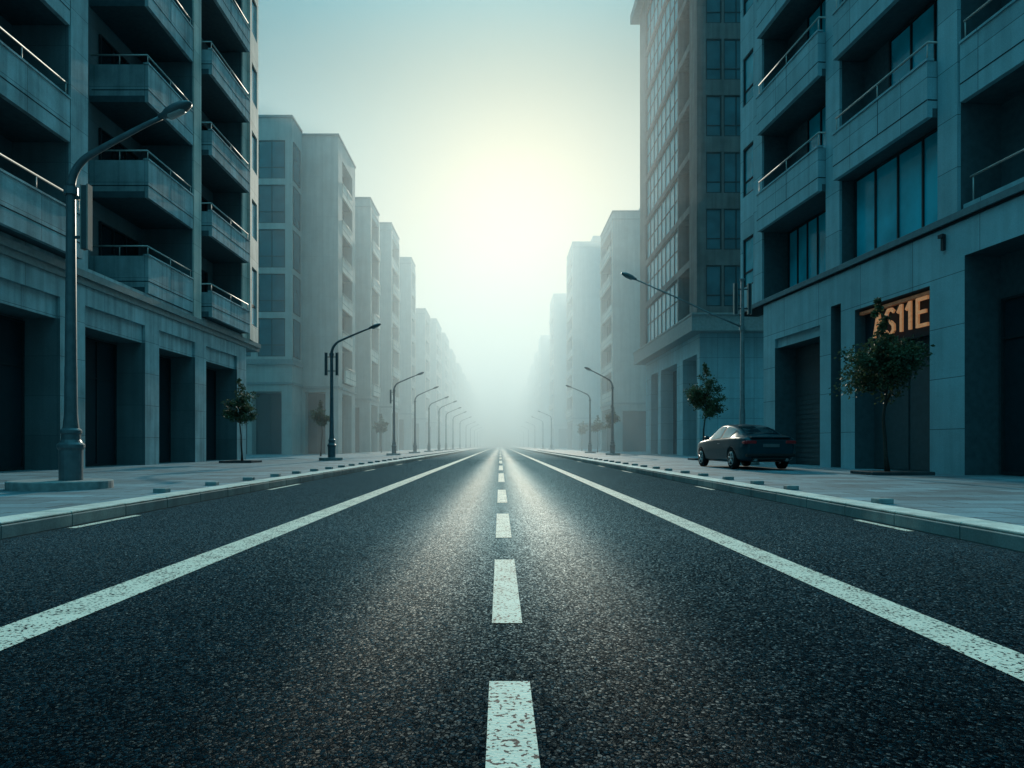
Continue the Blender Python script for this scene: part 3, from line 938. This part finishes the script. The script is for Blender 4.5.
# ------------------------------------------------------------------ trees
def tree(x, y, h, trunk_h, rad, seed, label, leaves, leaf=.085, shape='round', group=None):
    rnd = random.Random(seed)
    t = thing('young_tree', label, 'tree', (x, y, WALK), group)
    b = MB()
    base = Vector((x, y, WALK))
    wob = [Vector((rnd.uniform(-.05, .05), rnd.uniform(-.05, .05), 0)) for _ in range(6)]
    tp = []
    for i in range(8):
        s = i / 7
        tp.append(base + Vector((0.06 * math.sin(s * 4 + seed), .05 * math.sin(s * 5), 0)) + (wob[i % 6] * s) + Vector((0, 0, (trunk_h + (h - trunk_h) * .55) * s)))
    r0 = .052 * (h / 4.5)
    b.tube(tp, [r0 * 1.5] + [r0 * (1 - .8 * i / 7) for i in range(1, 8)], 9)
    clumps = []
    top = tp[-1]
    nl = 15
    for i in range(nl):
        s = rnd.uniform(.0, 1.0)
        z0 = trunk_h * .97 + (h - trunk_h) * (.58 if shape == 'vase' else .48) * s
        f = min(.999, z0 / (trunk_h + (h - trunk_h) * .55)) * 7
        p0 = tp[int(f)].lerp(tp[min(7, int(f) + 1)], f - int(f))
        az = i * 2.4 + rnd.uniform(-.5, .5)
        if shape == 'vase':
            L = rad * rnd.uniform(.72, 1.05) * (1.05 - .62 * s)
            up = rnd.uniform(.25, .95) * L
        else:
            L = rad * rnd.uniform(.7, 1.0)
            up = rnd.uniform(.1, .9) * L
        p1 = p0 + Vector((math.cos(az) * L, math.sin(az) * L, up))
        m = p0.lerp(p1, .5) + Vector((0, 0, .12 * L)) + Vector((rnd.uniform(-.08, .08),) * 3)
        b.tube([p0, m, p1], [r0 * .5, r0 * .3, r0 * .12], 5)
        for q in range(5):
            s2 = .32 + .17 * q
            pc = p0.lerp(m, s2 * 2) if s2 < .5 else m.lerp(p1, s2 * 2 - 1)
            clumps.append((pc, rad * rnd.uniform(.13, .27)))
    for i in range(14):
        s = i / 13
        zc = trunk_h + (h - trunk_h) * (.25 + .72 * s)
        w = rad * ((.26 if shape == 'vase' else .55) * (1 - s) + .03)
        thin = .5 if shape == 'vase' else 1.0
        lean = -.30 * s if shape == 'vase' else 0.0
        clumps.append((Vector((top.x + lean + rnd.uniform(-w, w), top.y + rnd.uniform(-w, w), WALK + zc)), rad * thin * (.26 * (1 - s) + .06)))
    obj('trunk', b, M['bark'], t)
    c = MB()
    for i in range(leaves):
        pc, rr = rnd.choice(clumps)
        cl = lambda q: max(-1.7, min(1.7, rnd.gauss(0, q)))
        d = Vector((cl(1), cl(1), cl(.8))) * rr * .62
        p = pc + d
        a = Vector((rnd.gauss(0, 1), rnd.gauss(0, 1), rnd.gauss(-.3, .7))).normalized()
        n = a.cross(Vector((rnd.gauss(0, 1), rnd.gauss(0, 1), rnd.gauss(0, 1)))).normalized()
        L = leaf * rnd.uniform(.7, 1.35)
        w = L * .30
        c.face([p, p + a * L * .5 + n * w, p + a * L, p + a * L * .5 - n * w])
    obj('crown', c, M['leaf'], t)
    return t

tree(10.95, 19.3, 5.0, 1.8, 1.32, 3, 'largest young tree, dark and wide-crowned, in front of the glowing sign', 8600, .10, 'vase')
tree(11.2, 37.5, 5.3, 2.35, 1.05, 5, 'rounder young tree rising behind the parked car', 4600, .12, group=None)
tree(-12.15, 32.0, 3.95, 1.75, .82, 8, 'slim young tree at the far corner of the nearest left block', 3200, .10)
tree(-13.0, 49.6, 4.0, 2.2, .72, 12, 'small young tree beside the glazed wing, just left of a lamp foot', 2200, .12)
tree(-12.9, 74.0, 3.95, 2.1, .74, 15, 'faint small tree farthest along the left pavement', 1600, .15)
tree(10.6, 64.5, 4.5, 2.5, .72, 21, 'small tree whose crown overlaps the second lamp pole on the right', 1800, .14)
tree(11.0, 77, 4.2, 2.3, .82, 25, 'hazy small tree just left of the second lamp on the right', 1600, .15)
tree(11.2, 93, 4.1, 2.3, .72, 29, 'faintest small tree, farthest along the right pavement', 1200, .17)

def surround(x, y, w, d, label, hgt=.09):
    b = MB()
    e = .14
    b.box(W, x - w, x + w, y - d, y - d + e, WALK - .05, WALK + hgt); b.box(W, x - w, x + w, y + d - e, y + d, WALK - .05, WALK + hgt)
    b.box(W, x - w, x - w + e, y - d + e + .002, y + d - e - .002, WALK - .05, WALK + hgt); b.box(W, x + w - e, x + w, y - d + e + .002, y + d - e - .002, WALK - .05, WALK + hgt)
    b.box(W, x - w + e, x + w - e, y - d + e, y + d - e, WALK - .05, WALK + hgt - .025)
    tag(obj('tree_surround', b, M['planter'], base=(x, y, WALK), bevel=.015), label, 'tree surround')
surround(10.95, 19.1, .85, .6, 'low dark square stone surround under the wide tree before the sign')
surround(-12.15, 32.0, .75, .7, 'low dark stone surround under the slim tree on the left')
surround(11.2, 37.5, .7, .7, 'low dark stone surround under the tree behind the car')

# ------------------------------------------------------------------ parked car (length along +y, rear at y = 0)
def catmull(xs, ys, x):
    xs, ys = np.array(xs, float), np.array(ys, float)
    m = np.gradient(ys, xs)
    i = np.clip(np.searchsorted(xs, x) - 1, 0, len(xs) - 2)
    h = xs[i + 1] - xs[i]
    t = (x - xs[i]) / h
    return ((2 * t**3 - 3 * t**2 + 1) * ys[i] + (t**3 - 2 * t**2 + t) * h * m[i] + (-2 * t**3 + 3 * t**2) * ys[i + 1] + (t**3 - t**2) * h * m[i + 1])

def make_car(loc, rz):
    t = thing('parked_car', 'dark fastback car parked on the right pavement, seen from behind', 'car', (0, 0, 0))
    Lc = 4.75
    st = [0, .10, .30, .62, 1.05, 1.55, 2.0, 2.5, 2.95, 3.35, 3.8, 4.2, 4.5, 4.66, 4.75]
    zb = [.42, .32, .27, .24, .22, .21, .21, .21, .21, .21, .22, .23, .26, .30, .38]
    hw = [.70, .80, .87, .905, .92, .92, .92, .92, .92, .915, .90, .87, .80, .70, .58]
    belt = [.86, .95, .985, 1.0, 1.0, .99, .975, .96, .945, .93, .90, .86, .79, .71, .60]
    top = [.90, 1.00, 1.045, 1.13, 1.29, 1.405, 1.45, 1.44, 1.34, 1.12, .975, .92, .84, .745, .62]
    tw = [.55, .66, .70, .66, .62, .61, .60, .60, .60, .64, .72, .70, .62, .52, .42]
    y = np.linspace(0, Lc, 96)
    g = lambda a: catmull(st, a, y)
    zb_, hw_, be_, to_, tw_ = g(zb), g(hw), g(belt), g(top), g(tw)
    # half section: control points then dense resample
    nT = 40
    V = np.zeros((len(y), nT, 3))
    prm = [0, .10, .16, .34, .50, .56, .80, .88, 1.0]
    tt = np.linspace(0, 1, nT)
    for i in range(len(y)):
        px = [0, hw_[i] * .82, hw_[i] * .955, hw_[i], hw_[i] * .975, hw_[i] * .935, tw_[i], tw_[i] * .82, 0]
        h1 = to_[i] - be_[i]
        pz = [zb_[i], zb_[i], zb_[i] + .09, zb_[i] + (be_[i] - zb_[i]) * .55, be_[i] - .045, be_[i],
              to_[i] - min(.05, h1 * .35), to_[i] - min(.015, h1 * .1), to_[i] + .012]
        V[i, :, 0] = np.interp(tt, prm, px)
        V[i, :, 2] = np.interp(tt, prm, pz)
        k = np.array([.25, .5, .25])
        for ax in (0, 2):
            w_ = V[i, :, ax].copy()
            w_[1:-1] = .25 * w_[:-2] + .5 * w_[1:-1] + .25 * w_[2:]
            V[i, :, ax] = w_
        V[i, :, 1] = y[i]
    def loft(rows, cols, off=0.0, both=True):
        b = MB()
        for s in ((1, -1) if both else (1,)):
            k = len(b.v)
            for i in rows:
                for j in cols:
                    i0, i1 = max(i - 1, 0), min(i + 1, len(y) - 1)
                    j0, j1 = max(j - 1, 0), min(j + 1, nT - 1)
                    a_, c_ = V[i1, j] - V[i0, j], V[i, j1] - V[i, j0]
                    n = np.cross(c_, a_); n = -n / (np.linalg.norm(n) + 1e-9)
                    if n[0] < -.05 or (j > nT * .8 and n[2] < 0): n = -n
                    p = V[i, j] + n * off
                    b.v.append((p[0] * s, p[1], p[2]))
            nc = len(cols)
            for i in range(len(rows) - 1):
                for j in range(nc - 1):
                    q = (k + i * nc + j, k + i * nc + j + 1, k + (i + 1) * nc + j + 1, k + (i + 1) * nc + j)
                    b.f.append(q if s < 0 else q[::-1]); b.sm.append(True)
        return b
    allr, allc = list(range(len(y))), list(range(nT))
    b = loft(allr, allc)
    for i in (0, len(y) - 1):                      # close both ends
        ring = [tuple(V[i, j]) for j in range(nT)] + [(-V[i, j][0], V[i, j][1], V[i, j][2]) for j in range(nT - 2, 0, -1)]
        b.face(ring if i == 0 else ring[::-1], False)
    body = obj('body', b, [M['paint'], M['trim']], t)
    import bmesh
    bm = bmesh.new(); bm.from_mesh(body.data)
    bmesh.ops.remove_doubles(bm, verts=bm.verts, dist=.0008)
    bmesh.ops.recalc_face_normals(bm, faces=bm.faces)
    bm.to_mesh(body.data); bm.free()
    # wheel wells cut out of the body
    axles = (.98, 3.82)
    cb = MB()
    for ay in axles:
        for s in (-1, 1):
            cb.tube([(s * .60, ay, .335), (s * 1.1, ay, .335)], .375, 36)
    cut = obj('well_cutter', cb, M['trim'])
    md = body.modifiers.new('wells', 'BOOLEAN'); md.operation = 'DIFFERENCE'; md.object = cut; md.solver = 'EXACT'
    dg = bpy.context.evaluated_depsgraph_get()
    me = bpy.data.meshes.new_from_object(body.evaluated_get(dg))
    body.modifiers.clear(); body.data = me
    bpy.data.objects.remove(cut)
    J = lambda f: int(round(f * (nT - 1)))
    def ri(a, c): return [i for i in range(len(y)) if a <= y[i] <= c]
    for a, c in ((2.02, 2.98), (1.12, 1.94)):      # side windows
        for s in (-1, 1):
            w_ = loft(ri(a, c), list(range(J(.575), J(.79) + 1)), .006, False)
            if s < 0:
                w_.v = [(-v[0], v[1], v[2]) for v in w_.v]; w_.f = [f[::-1] for f in w_.f]
            obj('side_window', w_, M['glass_car'], t)
    obj('rear_window', loft(ri(.52, 1.42), list(range(J(.86), nT)), .006), M['glass_dark'], t)
    obj('windscreen', loft(ri(2.88, 3.48), list(range(J(.86), nT)), .006), M['glass_car'], t)
    # rear details
    for s in (-1, 1):
        q = MB()
        q.box(W, s * .46, s * .80, -.015, .16, .80, .905); q.box(W, s * .70, s * .845, .05, .24, .79, .90)
        obj('tail_light', q, M['tail'], t, bevel=.03)
        q = MB()
        q.tube([(s * .90, 2.95, .97), (s * .98, 2.93, .99)], .025, 8)
        q.tube([(s * .95, 2.86, 1.0), (s * 1.02, 2.90, 1.01), (s * 1.06, 2.98, 1.0)], [(.05, .05), (.075, .085), (.04, .05)], 12)
        obj('wing_mirror', q, M['paint'], t)
        q = MB(); q.box(W, s * .90, s * .926, 1.95, 2.12, .80, .825)
        obj('door_handle', q, M['rim'], t)
        q = MB(); q.tube([(s * .5, -.03, .31), (s * .5, .3, .31)], .045, 12)
        obj('exhaust_pipe', q, M['rim'], t)
        q = MB(); q.box(W, s * .45, s * .72, 4.55, 4.70, .60, .70)
        obj('headlight', q, M['lamp_lens'], t, bevel=.02)
    q = MB(); q.box(W, -.26, .26, -.022, .06, .70, .80)
    obj('number_plate', q, M['plate'], t)
    q = MB(); q.box(W, -.78, .78, -.03, .2, .40, .50); q.box(W, -.60, .60, -.02, .2, .30, .385)
    obj('rear_bumper', q, M['trim'], t, bevel=.03)
    q = MB(); q.box(W, -.64, .64, -.01, .13, .985, 1.015)
    obj('boot_lip', q, M['paint'], t, bevel=.012)
    # wheels
    for ay in axles:
        for s in (-1, 1):
            wq = MB()
            prof = [(.20, -.105), (.30, -.105), (.333, -.085), (.338, 0), (.333, .085), (.30, .105), (.20, .105)]
            k = len(wq.v); seg = 36
            for r_, o_ in prof:
                for j in range(seg):
                    th = 2 * math.pi * j / seg
                    wq.v.append((s * .80 + o_, ay + r_ * math.cos(th), .338 + r_ * math.sin(th)))
            for i in range(len(prof) - 1):
                for j in range(seg):
                    j2 = (j + 1) % seg
                    wq.f.append((k + i * seg + j, k + i * seg + j2, k + (i + 1) * seg + j2, k + (i + 1) * seg + j)); wq.sm.append(True)
            wh = obj('wheel', wq, M['tyre'], t)
            rq = MB()
            rq.tube([(s * .74, ay, .338), (s * .79, ay, .338)], .215, 30)
            rq.tube([(s * .79, ay, .338), (s * .905, ay, .338)], [.05, .045], 14)
            for j in range(5):
                th = 2 * math.pi * j / 5 + .3
                e_ = (s * .895, ay + .2 * math.cos(th), .338 + .2 * math.sin(th))
                rq.tube([(s * .90, ay, .338), e_], [.035, .028], 6)
            seg_ = [(s * .90, ay + .212 * math.cos(2 * math.pi * j / 30), .338 + .212 * math.sin(2 * math.pi * j / 30)) for j in range(31)]
            rq.tube(seg_, .014, 6, cap=False)
            obj('rim', rq, M['rim'], wh)
    t.location = loc
    t.rotation_euler.z = rz
    return t
M['glass_car'] = glass('car_glass', (.10, .26, .29), .08, .5)
car = make_car((8.86, 22.3, WALK), R(3.0))
car.scale = (1.04, 1.04, 1.07)

# ------------------------------------------------------------------ haze that fills the street beyond the near blocks
m, nt, out = new_mat('haze')
vs = N(nt, 'ShaderNodeVolumeScatter', ins={'Color': (.90, .98, 1.0, 1), 'Density': .0106, 'Anisotropy': .36})
va = N(nt, 'ShaderNodeVolumeAbsorption', ins={'Color': (.35, .90, 1.0, 1), 'Density': .0012})
ad = N(nt, 'ShaderNodeAddShader', ins={0: vs.outputs[0], 1: va.outputs[0]})
nt.links.new(ad.outputs[0], out.inputs['Volume'])
mb = MB(); mb.box(W, -420, 420, 44, 1500, -.5, 38)
hz = struct('haze', mb, m)

# ------------------------------------------------------------------ light
SUN_EL, SUN_AZ = R(18.3), R(1.3)             # straight down the street, a little to its right
sd = Vector((math.sin(SUN_AZ) * math.cos(SUN_EL), math.cos(SUN_AZ) * math.cos(SUN_EL), math.sin(SUN_EL)))
w = bpy.data.worlds.new('World')
scene.world = w
w.use_nodes = True
nt = w.node_tree
nt.nodes.clear()
sky = N(nt, 'ShaderNodeTexSky', sky_type='NISHITA', sun_disc=False, sun_elevation=SUN_EL, sun_rotation=SUN_AZ,
        altitude=50.0, air_density=1.0, dust_density=.7, ozone_density=3.0)
# hazy teal day: mute the clear-air colours, teal in the open sky, cream where it is brightest
lum = N(nt, 'ShaderNodeRGBToBW', ins={0: sky.outputs[0]}).outputs[0]
muted = mixc(nt, .97, sky.outputs[0], lum)
even = math_(nt, 'POWER', math_(nt, 'MULTIPLY', lum, 1 / 4.0), -.7)      # haze evens the sky out
muted = N(nt, 'ShaderNodeVectorMath', operation='SCALE', ins={0: muted, 'Scale': even}).outputs[0]
zen = N(nt, 'ShaderNodeSeparateXYZ', ins={0: nt.nodes.new('ShaderNodeTexCoord').outputs['Generated']}).outputs[2]
zen = N(nt, 'ShaderNodeMapRange', interpolation_type='SMOOTHSTEP', ins={0: zen, 1: .45, 2: 1.0, 3: .36, 4: 2.95}).outputs[0]   # dimmer low down; overhead boost added as fill light for the facades
muted = N(nt, 'ShaderNodeVectorMath', operation='SCALE', ins={0: muted, 'Scale': zen}).outputs[0]
warm = N(nt, 'ShaderNodeMapRange', ins={0: lum, 1: 4.0, 2: 12.0}).outputs[0]
tint = mixc(nt, 1.0, muted, mixc(nt, warm, (.19, .98, 1.25), (1.02, 1.0, .86)), 'MULTIPLY')
# the sun's wide aureole in the hazy sky
dirn = nt.nodes.new('ShaderNodeTexCoord').outputs['Generated']
ang = math_(nt, 'ARCCOSINE', N(nt, 'ShaderNodeVectorMath', operation='DOT_PRODUCT', ins={0: dirn, 1: tuple(sd)}).outputs['Value'])
def lobe(width, amp):
    q = math_(nt, 'DIVIDE', ang, width)
    return math_(nt, 'MULTIPLY', math_(nt, 'POWER', 2.71828, math_(nt, 'MULTIPLY', math_(nt, 'MULTIPLY', q, q), -1.0)), amp)
glow = math_(nt, 'ADD', lobe(.12, 1.2), lobe(.28, 3.6))
gl = N(nt, 'ShaderNodeVectorMath', operation='SCALE', ins={0: (1.0, .86, .52), 'Scale': glow}).outputs[0]
tint = mixc(nt, 1.0, tint, gl, 'ADD')
bg = N(nt, 'ShaderNodeBackground', ins={'Color': tint, 'Strength': .15})
wo = N(nt, 'ShaderNodeOutputWorld', ins={0: bg.outputs[0]})
sl = bpy.data.lights.new('sun', 'SUN')
sl.energy = 5.0
sl.angle = R(.6)
sl.color = (1.0, .93, .76)
so = bpy.data.objects.new('sun', sl)
C.objects.link(so)
so.rotation_euler = sd.to_track_quat('Z', 'Y').to_euler()

# ------------------------------------------------------------------ camera and render settings
cam = bpy.data.cameras.new('camera')
cam.lens = 24.0
cam.sensor_width = 36.0
cam.shift_x = 12 / 1024
cam.shift_y = 61 / 1024
cam.clip_start = .05
cam.clip_end = 6000
co = bpy.data.objects.new('camera', cam)
C.objects.link(co)
co.location = (0, 0, 1.0)
co.rotation_euler = (R(90), 0, 0)
scene.camera = co

scene.view_settings.view_transform = 'Standard'
scene.view_settings.look = 'None'
scene.view_settings.exposure = 0
scene.view_settings.gamma = 1
cy = scene.cycles
cy.use_denoising = True
cy.denoiser = 'OPENIMAGEDENOISE'
cy.max_bounces = 7
cy.diffuse_bounces = 3
cy.glossy_bounces = 3
cy.volume_bounces = 4
cy.transparent_max_bounces = 8
cy.sample_clamp_indirect = 6.0
cy.caustics_reflective = False
cy.caustics_refractive = False
